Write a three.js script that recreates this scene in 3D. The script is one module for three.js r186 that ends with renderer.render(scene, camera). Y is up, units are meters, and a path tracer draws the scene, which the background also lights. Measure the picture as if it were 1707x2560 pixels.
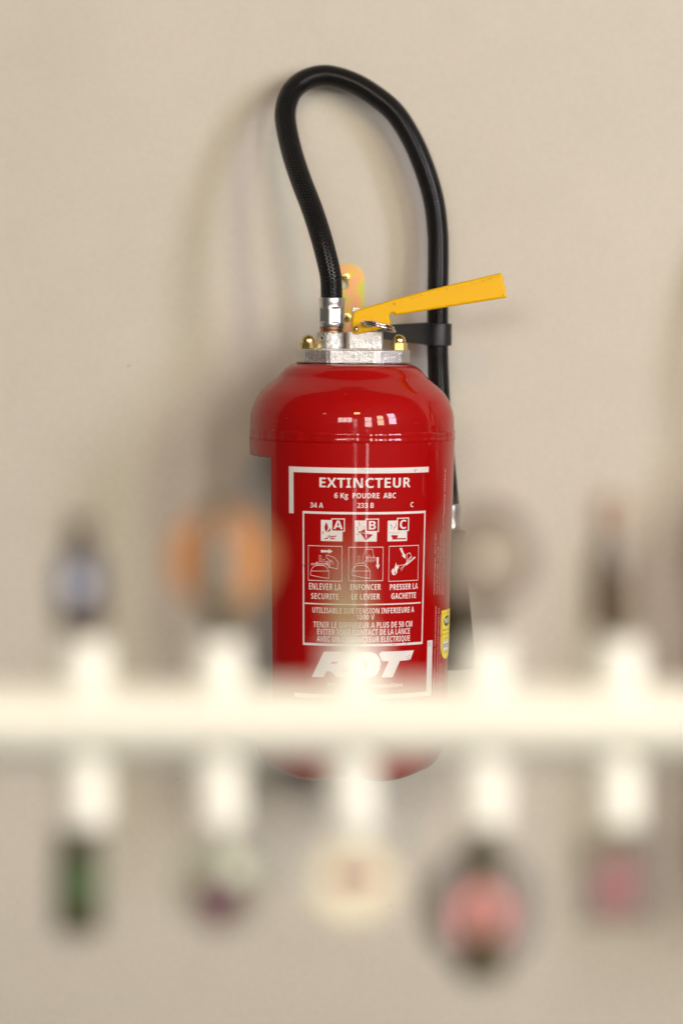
import * as THREE from 'three';
import { mergeGeometries, mergeVertices } from 'three/addons/utils/BufferGeometryUtils.js';
import { RoundedBoxGeometry } from 'three/addons/geometries/RoundedBoxGeometry.js';
import { RectAreaLightUniformsLib } from 'three/addons/lights/RectAreaLightUniformsLib.js';
import { Brush, Evaluator, SUBTRACTION } from 'three-bvh-csg';

// ---------------------------------------------------------------- camera, light, exposure
const scene = new THREE.Scene();
const FPX = 9600, DIST = 3.2, PITCH = THREE.MathUtils.degToRad(3.76);      // a 135 mm portrait frame, 2560 px tall
const camera = new THREE.PerspectiveCamera(2 * Math.atan(1280 / FPX) * 180 / Math.PI, 682 / 1024, 0.05, 30);
camera.filmGauge = 36;
camera.position.set(0, 1.30 + DIST * Math.sin(PITCH), DIST * Math.cos(PITCH));
camera.lookAt(0, 1.30, 0);
camera.focus = 3.135;
camera.userData.fStop = 2.85;
camera.updateMatrixWorld(true);

scene.background = new THREE.Color().setRGB(0.06, 0.058, 0.052);            // dim even light of the surroundings
const renderer = new THREE.WebGLRenderer({ antialias: true });
renderer.toneMapping = THREE.LinearToneMapping;
renderer.toneMappingExposure = 1.37;
renderer.shadowMap.enabled = true;
RectAreaLightUniformsLib.init();

const RX = new THREE.Matrix4();
// a point of the photograph (source pixels) at depth z, in metres
function P(px, py, z) {
  const d = new THREE.Vector3((px - 853.5) / FPX, -(py - 1280) / FPX, -1).transformDirection(camera.matrixWorld);
  const t = (z - camera.position.z) / d.z;
  return camera.position.clone().addScaledVector(d, t);
}
const S = DIST / FPX;                                                        // metres per source pixel on the extinguisher's axis plane
const Z_WALL = -0.115;

// window panes and lamps that light the wall (all behind or beside the camera)
function lookBox(o, target) { o.lookAt(target); }
const TARGET = new THREE.Vector3(0, 1.3, 0);
const names = {};
function numbered(n) { const k = names[n] = (names[n] ?? -1) + 1; return k ? `${n}_${String(k).padStart(3, '0')}` : n; }
function tag(o, label, category, group) { o.userData.label = label; o.userData.category = category; if (group) o.userData.group = group; return o; }
function polar(az, el, d) {
  const a = az * Math.PI / 180, e = el * Math.PI / 180;
  return new THREE.Vector3(Math.sin(a) * Math.cos(e) * d, 1.3 + Math.sin(e) * d, Math.cos(a) * Math.cos(e) * d);
}
const frameMat = new THREE.MeshStandardMaterial({ color: new THREE.Color().setRGB(0.6, 0.58, 0.54), roughness: 0.6 });
function windowLight(az, y, d, w, h, rgb, power, nx, ny, label) {
  const g = new THREE.Group(); g.name = numbered('window'); scene.add(g);
  const a = az * Math.PI / 180;
  g.position.set(Math.sin(a) * d, y, Math.cos(a) * d);
  g.lookAt(0, y, 0);                                                         // upright, turned to the wall
  const col = new THREE.Color().setRGB(...rgb);
  const bar = 0.05;
  const geos = [];
  for (let i = 0; i <= nx; i++) geos.push(new THREE.BoxGeometry(bar, h + bar, 0.06).translate(-w / 2 + i * w / nx, 0, 0));
  for (let j = 0; j <= ny; j++) for (let i = 0; i < nx; i++)
    geos.push(new THREE.BoxGeometry(w / nx - bar - 0.004, bar, 0.055).translate(-w / 2 + (i + 0.5) * w / nx, -h / 2 + j * h / ny, 0));
  const fr = new THREE.Mesh(mergeGeometries(geos), frameMat); fr.name = 'window_frame'; fr.castShadow = fr.receiveShadow = true; g.add(fr);
  const em = new THREE.MeshStandardMaterial({ color: 0x111111, emissive: col, emissiveIntensity: power * 0.5, roughness: 0.4 });
  for (let j = 0; j < ny; j++) for (let i = 0; i < nx; i++) {
    const pw = w / nx - bar, ph = h / ny - bar;
    const pane = new THREE.Mesh(new THREE.BoxGeometry(pw, ph, 0.01), em); pane.name = 'pane';
    pane.position.set(-w / 2 + (i + 0.5) * w / nx, -h / 2 + (j + 0.5) * h / ny, -0.012); g.add(pane);
    const l = new THREE.RectAreaLight(col, power * 0.5, pw, ph); l.name = 'daylight';
    l.position.set(pane.position.x, pane.position.y, 0.032); l.rotation.y = Math.PI; g.add(l);
  }
  tag(g, label, 'window', undefined);
  return g;
}
windowLight(46, 2.2, 3.0, 0.5, 1.3, [0.86, 0.83, 1.0], 20, 1, 2, 'narrow two pane window with cool daylight at the side of the room');
windowLight(32, 2.15, 3.6, 0.5, 1.3, [1.0, 0.98, 0.66], 15, 1, 2, 'narrow two pane window with warm yellowish daylight');
windowLight(18, 2.1, 4.4, 0.62, 1.5, [1.0, 0.93, 0.90], 15, 1, 2, 'two pane window with soft pinkish daylight');
windowLight(-8, 2.45, 4.6, 1.3, 0.85, [1.0, 0.95, 0.88], 14, 3, 1, 'added wide three pane fill light behind the camera, facing the wall');  // unseen window, added to fill the shaded left side with light
windowLight(17, 0.75, 4.4, 0.26, 0.95, [1.0, 0.86, 0.84], 6, 1, 1, 'low single pane under the pinkish window');
windowLight(3.5, 1.6, 5.0, 0.4, 2.2, [1.0, 0.88, 0.86], 4.5, 1, 3, 'tall glazed door facing the wall behind the camera');

// warm ceiling lamps
function ceilingLamp(az, el, d, w, power, label) {
  const g = new THREE.Group(); g.name = numbered('ceiling_lamp'); scene.add(g);
  g.position.copy(polar(az, el, d)); g.lookAt(TARGET);
  const c = new THREE.Color().setRGB(1.0, 0.6, 0.28);
  const box = new THREE.Mesh(new RoundedBoxGeometry(w + 0.06, 0.36, 0.06, 2, 0.01), frameMat); box.name = 'housing'; box.position.z = -0.04; g.add(box);
  const em = new THREE.Mesh(new THREE.BoxGeometry(w, 0.3, 0.01), new THREE.MeshStandardMaterial({ color: 0x111111, emissive: c, emissiveIntensity: power * 0.5 })); em.name = 'diffuser'; g.add(em);
  const l = new THREE.RectAreaLight(c, power * 0.5, w, 0.3); l.name = 'lamp_light'; l.position.z = 0.012; l.rotation.y = Math.PI; g.add(l);
  tag(g, label, 'lamp');
}
ceilingLamp(6, 31, 3.6, 0.36, 36, 'wide warm ceiling lamp facing the wall');
ceilingLamp(-33, 28, 4.4, 0.2, 8, 'narrow warm ceiling lamp facing the wall');

// ---------------------------------------------------------------- helpers
let seed = 7; const rnd = () => (seed = (seed * 16807) % 2147483647) / 2147483647;
function hash(x, y) { let h = Math.imul(x | 0, 374761393) + Math.imul(y | 0, 668265263) | 0; h = Math.imul(h ^ (h >>> 13), 1274126177); return ((h ^ (h >>> 16)) >>> 0) / 4294967295; }
function vnoise(x, y, per) {
  const xi = Math.floor(x), yi = Math.floor(y), fx = x - xi, fy = y - yi, m = (v) => per ? ((v % per) + per) % per : v;
  const sx = fx * fx * (3 - 2 * fx), sy = fy * fy * (3 - 2 * fy);
  const a = hash(m(xi), m(yi)), b = hash(m(xi + 1), m(yi)), c = hash(m(xi), m(yi + 1)), d = hash(m(xi + 1), m(yi + 1));
  return (a + (b - a) * sx) * (1 - sy) + (c + (d - c) * sx) * sy;
}
function dataTex(n, fn, srgb, m = n) {
  const d = new Uint8Array(n * m * 4);
  for (let j = 0; j < m; j++) for (let i = 0; i < n; i++) {
    const v = fn(i / n, j / m), k = (j * n + i) * 4;
    const c = Array.isArray(v) ? v : [v, v, v];
    for (let q = 0; q < 3; q++) d[k + q] = Math.max(0, Math.min(255, Math.round(c[q] * 255)));
    d[k + 3] = 255;
  }
  const t = new THREE.DataTexture(d, n, m, THREE.RGBAFormat);
  t.wrapS = t.wrapT = THREE.RepeatWrapping; t.magFilter = THREE.LinearFilter; t.minFilter = THREE.LinearMipmapLinearFilter; t.generateMipmaps = true;
  if (srgb) t.colorSpace = THREE.SRGBColorSpace;
  t.needsUpdate = true; return t;
}
const lin = (r, g, b) => new THREE.Color().setRGB(r, g, b);
function add(name, geo, mat, parent) {
  const m = new THREE.Mesh(geo, mat); m.name = name; m.castShadow = m.receiveShadow = true; parent.add(m); return m;
}

// ---------------------------------------------------------------- the wall
{
  const bump = dataTex(512, (u, v) => {
    let h = 0, a = 0.5; for (const p of [24, 48, 96, 192]) { h += a * vnoise(u * p, v * p, p); a *= 0.72; } return h / 1.75;
  });
  bump.repeat.set(26, 20);
  const tone = dataTex(1024, (u, v) => {
    const n = 0.4 * vnoise(u * 9, v * 9, 9) + 0.25 * vnoise(u * 40, v * 40, 40) + 0.35 * vnoise(u * 400, v * 400, 400);
    let k = 0.985 + 0.055 * (n - 0.5);
    if (vnoise(u * 210 + 7, v * 210, 210) > 0.9965) k *= 0.72;                 // specks of dirt in the paint
    return [0.762 * k, 0.737 * k, 0.681 * k];
  }, true);
  tone.repeat.set(4, 2.6);
  const m = new THREE.MeshStandardMaterial({ map: tone, bumpMap: bump, bumpScale: 0.00015, roughness: 0.85 });
  const w = new THREE.Mesh(new THREE.BoxGeometry(5, 3.2, 0.12), m);
  w.name = 'wall'; w.position.set(0, 1.5, Z_WALL - 0.06); w.receiveShadow = w.castShadow = true;
  w.userData.kind = 'structure'; w.userData.label = 'plain beige plastered wall behind the red fire extinguisher'; w.userData.category = 'wall';
  scene.add(w);
}

// ---------------------------------------------------------------- materials
const grit = dataTex(256, (u, v) => 0.55 * vnoise(u * 64, v * 64, 64) + 0.45 * vnoise(u * 128, v * 128, 128));
grit.repeat.set(26, 26);
const RED = lin(0.325, 0.0008, 0.0008);
const redPaint = new THREE.MeshPhysicalMaterial({ color: RED, roughness: 0.5, specularIntensity: 0.12, clearcoat: 0.65, clearcoatRoughness: 0.05 });
const castMetal = new THREE.MeshStandardMaterial({ color: lin(0.60, 0.59, 0.575), metalness: 1, roughness: 0.36, bumpMap: grit, bumpScale: 0.00055 });
const satinMetal = new THREE.MeshStandardMaterial({ color: lin(0.6, 0.59, 0.575), metalness: 1, roughness: 0.32 });
const brightSteel = new THREE.MeshStandardMaterial({ color: lin(0.62, 0.56, 0.50), metalness: 1, roughness: 0.16 });
const copper = new THREE.MeshStandardMaterial({ color: lin(0.45, 0.26, 0.14), metalness: 1, roughness: 0.4 });
const brass = new THREE.MeshStandardMaterial({ color: lin(0.72, 0.56, 0.22), metalness: 1, roughness: 0.22 });
const blackPlastic = new THREE.MeshStandardMaterial({ color: lin(0.005, 0.005, 0.006), roughness: 0.45 });
const hornPlastic = new THREE.MeshPhysicalMaterial({ color: lin(0.036, 0.029, 0.014), roughness: 0.8, specularIntensity: 0.35 });  // black horn; haze of the blurred badge before it is put into the colour
const holeMat = new THREE.MeshStandardMaterial({ color: lin(0.01, 0.01, 0.01), roughness: 0.9 });

// ---------------------------------------------------------------- the fire extinguisher
const ext = new THREE.Group(); ext.name = 'fire_extinguisher'; scene.add(ext);
tag(ext, 'red fire extinguisher with black hose and yellow lever hanging on the beige wall', 'fire extinguisher');
ext.position.copy(P(873, 1951, 0)); ext.rotation.z = -0.0077; ext.updateMatrixWorld(true);
const INV = ext.matrixWorld.clone().invert();
const L = (px, py, z = 0) => P(px, py, z).applyMatrix4(INV);
const AX = (py) => L(875, py, 0).y;                                           // height on the axis

// --- red surfaces of revolution with a profile [radius in px, py]
function lathe(profile, mat, name, parent, seg = 128, wob) {
  const g = new THREE.LatheGeometry(profile.map(([r, y]) => new THREE.Vector2(r * S, AX(y))), seg);
  if (wob) { const p = g.attributes.position; for (let i = 0; i < p.count; i++) { const x = p.getX(i), y = p.getY(i), z = p.getZ(i), a = Math.atan2(x, z), r = Math.hypot(x, z); const [dr, dy] = wob(a, y, r); p.setXYZ(i, Math.sin(a) * (r + dr), y + dy, Math.cos(a) * (r + dr)); } g.computeVertexNormals(); }
  return add(name, g, mat, parent);
}
const smoothProfile = (pts, n) => new THREE.CatmullRomCurve3(pts.map(([r, y]) => new THREE.Vector3(r, y, 0)), false, 'centripetal').getPoints(n).map((p) => [p.x, p.y]);
// dome paint: red with a few small chips of primer and metal
function paintCanvas(w, h, draw) {
  const c = document.createElement('canvas'); c.width = w; c.height = h; const x = c.getContext('2d'); draw(x);
  const t = new THREE.CanvasTexture(c); t.colorSpace = THREE.SRGBColorSpace; t.anisotropy = 8; return t;
}
const RED_CSS = '#9a0202';
function chips(x, w, h, n, rmax) {
  for (let i = 0; i < n; i++) {
    x.fillStyle = ['#5b2a22', '#3d1a16', '#b89a8c', '#7a4a3c'][Math.floor(rnd() * 4)];
    const cx = rnd() * w, cy = rnd() * h, r = 0.6 + rnd() * rnd() * rmax;
    x.beginPath(); for (let k = 0; k < 7; k++) { const a = k / 7 * 6.283, q = r * (0.5 + rnd() * 0.8); x.lineTo(cx + Math.cos(a) * q * 1.5, cy + Math.sin(a) * q); } x.closePath(); x.fill();
  }
}
const domeTex = paintCanvas(1024, 512, (x) => { x.fillStyle = RED_CSS; x.fillRect(0, 0, 1024, 512); chips(x, 1024, 512, 130, 3); });
const peel = dataTex(256, (u, v) => 0.6 * vnoise(u * 16, v * 16, 16) + 0.4 * vnoise(u * 40, v * 40, 40));
peel.repeat.set(10, 5);
const paintOf = (map) => new THREE.MeshPhysicalMaterial({ map, roughness: 0.5, specularIntensity: 0.12, clearcoat: 0.65, clearcoatRoughness: 0.05, bumpMap: peel, bumpScale: 0.00008 });
const domePaint = paintOf(domeTex);
lathe(smoothProfile([[60, 905], [140, 909], [152, 912], [164, 918.5], [174, 928], [184, 940], [195, 950], [209, 962], [227, 979], [238, 995], [247, 1015], [251.5, 1030], [254, 1048], [254.5, 1072]], 90).reverse(), domePaint, 'dome', ext);
// weld bead between dome and shell, uneven under the paint
lathe(smoothProfile([[251, 1099], [254.4, 1096], [255.4, 1090], [254.8, 1084], [255.4, 1078], [254.6, 1072], [251, 1068]], 24), redPaint, 'weld_seam', ext, 256,
  (a) => [S * 2.6 * (vnoise(a * 9, 3) - 0.5) + S * 1.8 * (vnoise(a * 31, 9) - 0.5), S * 4 * (vnoise(a * 7, 17) - 0.5)]);

// --- the shell: a sleeve with a side opening and a lobed, rounded foot
const R_AT = (py) => 255 - (py - 1130) * (10.5 / 570);
const Y_OF = AX, PY_TOP = 1096, PY_BOT = 1800, CUT0 = -129, CUT1 = -51.4;
const rowsPy = []; for (let y = PY_TOP; y < 1137; y += 6) rowsPy.push(y);
const CUT_TOP = rowsPy.length; rowsPy.push(1137); for (let y = 1150; y < PY_BOT; y += 12) rowsPy.push(y);
const CUT_BOT = rowsPy.length; rowsPy.push(PY_BOT);
const prof = rowsPy.map((y) => [R_AT(y), y]);
const foot = smoothProfile([[242, 1812], [241, 1828], [238, 1848], [231, 1870], [218, 1897], [196, 1918], [166, 1928], [149, 1930], [130, 1926], [108, 1914], [70, 1902], [4, 1896]], 50);
prof.push(...foot);
const thetas = []; for (let i = 0; i <= 52; i++) thetas.push(CUT0 + (CUT1 - CUT0) * i / 52);
for (let i = 1; i <= 188; i++) thetas.push(CUT1 + (360 + CUT0 - CUT1) * i / 188);
const TH0 = 100, LW = 2048, LH = 1180;                                         // print covers +-100 degrees
const yT = Y_OF(PY_TOP), yB = Y_OF(1800);
function shellGeometry() {
  const nR = prof.length, nC = thetas.length, nCut = 52, T = 3.2 * S;
  const out = [], inn = [], uv = [];
  for (let i = 0; i < nR; i++) for (let j = 0; j < nC; j++) {
    const th = thetas[j] * Math.PI / 180, [r, py] = prof[i];
    let y = Y_OF(py);
    if (i === CUT_TOP && j > 0 && j < nCut) y += S * (2.2 * (vnoise(j * 0.55, 5) - 0.5) + 1.5 * (vnoise(j * 1.7, 8) - 0.5));
    const w = THREE.MathUtils.smoothstep(py, 1865, 1928);
    y += w * S * 5.5 * Math.cos(5 * th);
    const rr = r * S;
    out.push([Math.sin(th) * rr, y, Math.cos(th) * rr]);
    inn.push([Math.sin(th) * Math.max(rr - T, 0.0005), y + (py > 1810 ? T * w : 0), Math.cos(th) * Math.max(rr - T, 0.0005)]);
    let d = thetas[j]; if (d > 180) d -= 360;
    if (thetas[j] > 130) d = 130;
    uv.push([d / (2 * TH0) + 0.5, (Y_OF(py) - yB) / (yT - yB)]);
  }
  const removed = (i, j) => i >= CUT_TOP && i < CUT_BOT && j < nCut;
  const pos = [...out, ...inn], N = out.length, idx = [], uvs = [...uv, ...uv.map(() => [0, 0.5])];
  const id = (i, j) => i * nC + j;
  const rimPos = [], rimIdx = [];
  const rim = (a, b) => { const k = rimPos.length; rimPos.push(out[a], out[b], inn[b], inn[a]); rimIdx.push(k, k + 1, k + 2, k, k + 2, k + 3); };
  for (let i = 0; i < nR - 1; i++) for (let j = 0; j < nC - 1; j++) {
    if (removed(i, j)) {
      if (i === CUT_TOP) rim(id(i, j), id(i, j + 1));
      if (i === CUT_BOT - 1) rim(id(i + 1, j + 1), id(i + 1, j));
      if (j === 0) rim(id(i + 1, j), id(i, j));
      if (j === nCut - 1) rim(id(i, j + 1), id(i + 1, j + 1));
      continue;
    }
    const a = id(i, j), b = id(i, j + 1), c = id(i + 1, j + 1), d = id(i + 1, j);
    idx.push(a, d, c, a, c, b);
    idx.push(N + a, N + c, N + d, N + a, N + b, N + c);
  }
  const g = new THREE.BufferGeometry();
  g.setAttribute('position', new THREE.Float32BufferAttribute(pos.flat(), 3));
  g.setAttribute('uv', new THREE.Float32BufferAttribute(uvs.flat(), 2)); g.setIndex(idx); g.computeVertexNormals();
  const r = new THREE.BufferGeometry();
  r.setAttribute('position', new THREE.Float32BufferAttribute(rimPos.flat(), 3));
  r.setIndex(rimIdx); const rn = r.toNonIndexed(); rn.computeVertexNormals();
  return [g, rn];
}
// photograph pixel -> place on the print (canvas pixels)
const camL = camera.position.clone().applyMatrix4(INV);
function U(px, py) {
  const q = L(px, py, 0), d = q.clone().sub(camL).normalize();
  let R = 250 * S, hit = q;
  for (let k = 0; k < 4; k++) {
    const a = d.x * d.x + d.z * d.z, b = camL.x * d.x + camL.z * d.z, c = camL.x * camL.x + camL.z * camL.z - R * R, D = b * b - a * c;
    const t = D > 0 ? (-b - Math.sqrt(D)) / a : -b / a;
    hit = camL.clone().addScaledVector(d, t);
    const py2 = 1096 + (yT - hit.y) / (yT - yB) * (1800 - 1096); R = R_AT(py2) * S;
  }
  const th = Math.atan2(hit.x, hit.z) * 180 / Math.PI;
  return [(th / (2 * TH0) + 0.5) * LW, (yT - hit.y) / (yT - yB) * LH];
}
function drawPrint(x) {
  const KX = LW / (2 * TH0 / 57.2958 * 250);                                  // canvas px per photo px along the arc
  const KY = LH / ((yT - yB) / S);
  const W = '#d6d0cc';
  x.fillStyle = RED_CSS; x.fillRect(0, 0, LW, LH);
  // faint scuffs in the red
  for (let i = 0; i < 110; i++) { x.strokeStyle = `rgba(${rnd() < 0.5 ? '205,60,55' : '120,6,8'},${0.12 + 0.25 * rnd()})`; x.lineWidth = 0.6 + rnd() * 1.2; const a = rnd() * LW, b = rnd() * LH, l = 4 + rnd() * 30, t = (rnd() - 0.5) * 0.9 + (rnd() < 0.3 ? 1.5 : 0); x.beginPath(); x.moveTo(a, b); x.lineTo(a + Math.cos(t) * l, b + Math.sin(t) * l); x.stroke(); }
  chips(x, LW, LH, 70, 2.5);
  const box = (x0, y0, x1, y1, c = W) => { const a = U(x0, y0), b = U(x1, y1), m0 = U(x1, y0), m1 = U(x0, y1); const t = (a[1] + m0[1]) / 2, bt = (b[1] + m1[1]) / 2; x.fillStyle = c; x.fillRect(a[0], t, b[0] - a[0], bt - t); };
  const frame = (x0, y0, x1, y1, w, c = W) => { const a = U(x0, y0), b = U(x1, y1), m0 = U(x1, y0), m1 = U(x0, y1); const t = (a[1] + m0[1]) / 2, bt = (b[1] + m1[1]) / 2; x.strokeStyle = c; x.lineWidth = w * KY; const h = w * KY / 2; x.strokeRect(a[0] + h, t + h, b[0] - a[0] - 2 * h, bt - t - 2 * h); };
  const poly = (pts, c = W) => { x.fillStyle = c; x.beginPath(); for (const [a, b] of pts) x.lineTo(...U(a, b)); x.closePath(); x.fill(); };
  const line = (pts, w, c = W) => { x.strokeStyle = c; x.lineWidth = w * KY; x.lineJoin = x.lineCap = 'round'; x.beginPath(); pts.forEach(([a, b], i) => i ? x.lineTo(...U(a, b)) : x.moveTo(...U(a, b))); x.stroke(); };
  const text = (s, x0, x1, y0, y1, font = 'bold', c = W) => {
    const a = U(x0, (y0 + y1) / 2), b = U(x1, (y0 + y1) / 2), mid = U((x0 + x1) / 2, y1), h = (y1 - y0) * KY;
    const fs = h / 0.72; x.font = `${font} ${fs}px sans-serif`; x.fillStyle = c; x.textAlign = 'left'; x.textBaseline = 'alphabetic';
    const m = x.measureText(s).width, base = (U(x0, y1)[1] + U(x1, y1)[1]) / 2;
    x.save(); x.translate(a[0], base); x.scale((b[0] - a[0]) / m, 1); x.fillText(s, 0, 0); x.restore();
  };
  const vtext = (s, px, y0, y1, h, font = 'bold', c = '#d8b8b4') => {           // reads upwards, from y0 (low) to y1 (high)
    const a = U(px, y0), b = U(px, y1), fs = h * KY / 0.72; x.font = `${font} ${fs}px sans-serif`; x.fillStyle = c; x.textAlign = 'left'; x.textBaseline = 'middle';
    const m = x.measureText(s).width; x.save(); x.translate(a[0], a[1]); x.rotate(-Math.PI / 2); x.scale((a[1] - b[1]) / m, 1); x.fillText(s, 0, 0); x.restore();
  };
  // corner brackets and frame
  box(722, 1166, 1071, 1180); box(722, 1166, 734, 1283);
  box(1068, 1601, 1077.5, 1740); box(735, 1729, 1077.5, 1740);
  frame(756.4, 1277, 1055.8, 1611, 6);
  box(762, 1505.5, 1051, 1509);
  text('EXTINCTEUR', 795, 1026, 1193.5, 1217.5);
  text('6 Kg  POUDRE  ABC', 835, 990, 1232, 1245);
  text('34 A', 775, 808, 1257, 1269); text('233 B', 892, 935, 1258, 1270); text('C', 1025, 1034, 1256, 1268);
  // class pictograms
  const cls = (x0, y0, x1, y1, lx0, ly0, lx1, ly1, ch) => { box(x0, y0, x1, y1); box(lx0, ly0, lx1, ly1); box(lx0 + 2.6, ly0 + 2.6, lx1 - 2.6, ly1 - 2.6, '#9a0202'); text(ch, lx0 + 5.5, lx1 - 5.5, ly0 + 6.5, ly1 - 6); };
  cls(802, 1300, 856, 1353, 828, 1296, 862, 1329, 'A'); cls(887, 1301, 941.5, 1354, 913, 1296.5, 946.7, 1330, 'B'); cls(969, 1301, 1017, 1353, 992, 1294, 1021.7, 1328, 'C');
  const D = '#9c1a1e';
  poly([[815, 1305], [819, 1313], [820, 1320], [816, 1331], [812, 1324], [811, 1318]], D); poly([[827, 1320], [826, 1326], [819, 1332], [821, 1325]], D); poly([[808, 1326], [808, 1332], [806, 1337], [805.5, 1331]], D);
  poly([[811, 1346], [821, 1343], [819, 1347], [810, 1348]], D); poly([[818, 1342], [841, 1339], [841, 1341], [826, 1344]], D); poly([[825, 1346], [838, 1344.5], [835, 1348], [825, 1348]], D); poly([[816, 1340], [826, 1338], [825, 1340]], D);
  poly([[900, 1331], [911, 1315], [913, 1330], [932, 1337], [914, 1352]], D); poly([[903, 1325], [911, 1316.5], [912, 1321], [905, 1327]], W); line([[904, 1332], [926, 1335]], 1.6); line([[913.5, 1326], [914.5, 1345]], 2);
  line([[896, 1306], [899, 1311], [898, 1316]], 1.6, D); line([[891, 1317], [894, 1321], [893, 1325]], 1.4, D); poly([[896, 1328], [900, 1329], [899, 1333], [896, 1332]], D); line([[890, 1335], [896, 1337]], 1, D);
  line([[976, 1311], [979, 1316], [978, 1321]], 1.6, D); line([[988, 1307], [990, 1313], [987, 1319]], 1.6, D); line([[984, 1317], [986, 1320], [984, 1324]], 1.1, D);
  for (let i = 0; i < 9; i++) box(972.5 + i * 3, 1330 + (i % 2) * 2.6, 974 + i * 3, 1331.4 + (i % 2) * 2.6, D);
  poly([[978, 1338], [994, 1338], [994, 1342], [991, 1346], [982, 1346], [978, 1342]], D); box(980, 1345.5, 1014.5, 1348.5, D);
  // instruction boxes
  frame(770, 1364, 855, 1452.6, 1.7); frame(871, 1367, 957, 1452.6, 1.7); frame(972, 1363.6, 1044.6, 1452.6, 1.7);
  const arrow = (ax, ay, bx, by, w, hw, hl) => { const dx = bx - ax, dy = by - ay, l = Math.hypot(dx, dy), ux = dx / l, uy = dy / l, nx = -uy, ny = ux, cx = bx - ux * hl, cy = by - uy * hl; poly([[ax + nx * w, ay + ny * w], [cx + nx * w * 0.7, cy + ny * w * 0.7], [cx + nx * hw, cy + ny * hw], [bx, by], [cx - nx * hw, cy - ny * hw], [cx - nx * w * 0.7, cy - ny * w * 0.7], [ax - nx * w, ay - ny * w]]); };
  arrow(802, 1378, 832, 1378.5, 3.4, 6, 11); arrow(943.5, 1393, 944, 1423, 3, 5.5, 11); arrow(1001, 1370, 1013, 1397, 3, 5.5, 11);
  const bottle = (ox) => {
    line([[ox + 6, 1437], [ox + 7, 1427], [ox + 12, 1418], [ox + 20, 1413.5], [ox + 38, 1413.5], [ox + 47, 1419], [ox + 52, 1429], [ox + 52, 1446], [ox + 36, 1444], [ox + 7, 1438]], 1.5);
    line([[ox + 7, 1427.5], [ox + 52, 1427.5]], 1.3);
  };
  bottle(770); bottle(873);
  line([[778, 1412], [818, 1412], [818, 1409], [778, 1409], [778, 1412]], 1.4);
  line([[798, 1408], [798, 1389], [803, 1389.5], [803, 1408]], 1.2); line([[798, 1397], [803, 1397]], 1); line([[798, 1403], [803, 1403]], 1); poly([[792, 1404], [795, 1408], [789, 1408]]);
  line([[806, 1403], [807, 1399], [811, 1398], [812, 1403], [809, 1406], [806, 1403]], 1.2);
  line([[843, 1422], [823, 1418], [816, 1408], [815, 1404], [827, 1402], [829, 1406]], 1.4); line([[845, 1406], [836, 1394], [820, 1388], [815, 1388], [816, 1394], [824, 1400], [831, 1404], [832, 1411]], 1.4); line([[845, 1405], [843, 1423]], 1.3);
  for (const k of [0, 1, 2]) line([[814 + k * 3, 1407 + k * 4.5], [825, 1406 + k * 4.5], [825, 1409 + k * 4.5], [815 + k * 3, 1410 + k * 4.5]], 1.1);
  line([[895, 1410], [895, 1390], [899, 1391], [899, 1410]], 1.2); line([[888, 1413], [892, 1408], [912, 1408], [915, 1413]], 1.2);
  line([[904, 1409], [908, 1390], [914, 1373], [931, 1373], [933, 1388], [937, 1396]], 1.4); line([[906, 1408], [914, 1402], [920, 1391], [925, 1387]], 1.2);
  for (const k of [0, 1, 2, 3, 4]) line([[914 + k * 4.5, 1394 + (k % 2)], [918 + k * 4.5, 1392], [920 + k * 4.2, 1401], [916 + k * 4.4, 1404]], 1.2);
  line([[1016, 1407], [1017, 1385], [1024, 1382], [1028, 1390], [1021, 1398], [1017, 1407]], 1.6); poly([[1012, 1410], [1017, 1405], [1036, 1391], [1038.5, 1394], [1020, 1410], [1014, 1414]]); line([[1018, 1401], [1028, 1392]], 2); line([[1022, 1398], [1028, 1398]], 1.2, D); line([[1019, 1406], [1033, 1396]], 1, D);
  for (const [a, b] of [[997, 1414], [1000, 1422], [1002, 1427]]) line([[1013, 1411], [a, b]], 1.3);
  poly([[978, 1428], [982, 1420], [984, 1425], [988, 1413], [989.5, 1406], [992, 1416], [995, 1411], [997, 1418], [993, 1424], [992, 1432], [987, 1438], [981, 1437]]); poly([[985, 1433], [987, 1426], [988.5, 1432], [987, 1437]], D);
  text('ENLEVER LA', 771, 853, 1459, 1475); text('SECURITE', 777, 847, 1483, 1498); text('ENFONCER', 874, 952, 1460, 1475); text('LE LEVIER', 877, 949.5, 1484, 1498.5); text('PRESSER LA', 973, 1044, 1459, 1474); text('GACHETTE', 977, 1040, 1482, 1496.5);
  text('UTILISABLE SUR TENSION INFERIEURE A', 780, 1034.6, 1517, 1531); text('1000 V', 890, 936, 1536.5, 1549.5);
  text('TENIR LE DIFFUSEUR A PLUS DE 50 CM', 783, 1031, 1552.5, 1567); text('EVITER TOUT CONTACT DE LA LANCE', 791.6, 1025, 1570.7, 1585); text('AVEC UN CONDUCTEUR ELECTRIQUE', 791.6, 1025, 1589, 1603);
  // maker's mark
  const Z = (pts) => pts.map(([a, b]) => [740 + a / 4.61, 1490 + b / 4.61]);
  poly(Z([[180, 935], [320, 640], [560, 640], [625, 660], [650, 715], [630, 780], [585, 825], [530, 840], [600, 935], [470, 938], [400, 870], [350, 868], [318, 935]])); poly(Z([[400, 782], [418, 755], [482, 755], [468, 782]]), RED_CSS);
  poly(Z([[560, 938], [690, 640], [850, 642], [920, 665], [965, 720], [975, 780], [962, 850], [925, 910], [860, 940]])); poly(Z([[720, 860], [770, 740], [800, 740], [825, 790], [800, 850], [760, 862]]), RED_CSS);
  poly(Z([[985, 640], [1357, 625], [1315, 737], [1195, 748], [1110, 938], [980, 938], [1065, 755], [990, 750], [957, 668]]));
  text('77', 812.7, 836, 1708, 1718.5, 'italic bold'); text('mainvilliers', 930, 1005.7, 1708, 1718.5, 'italic bold');
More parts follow.
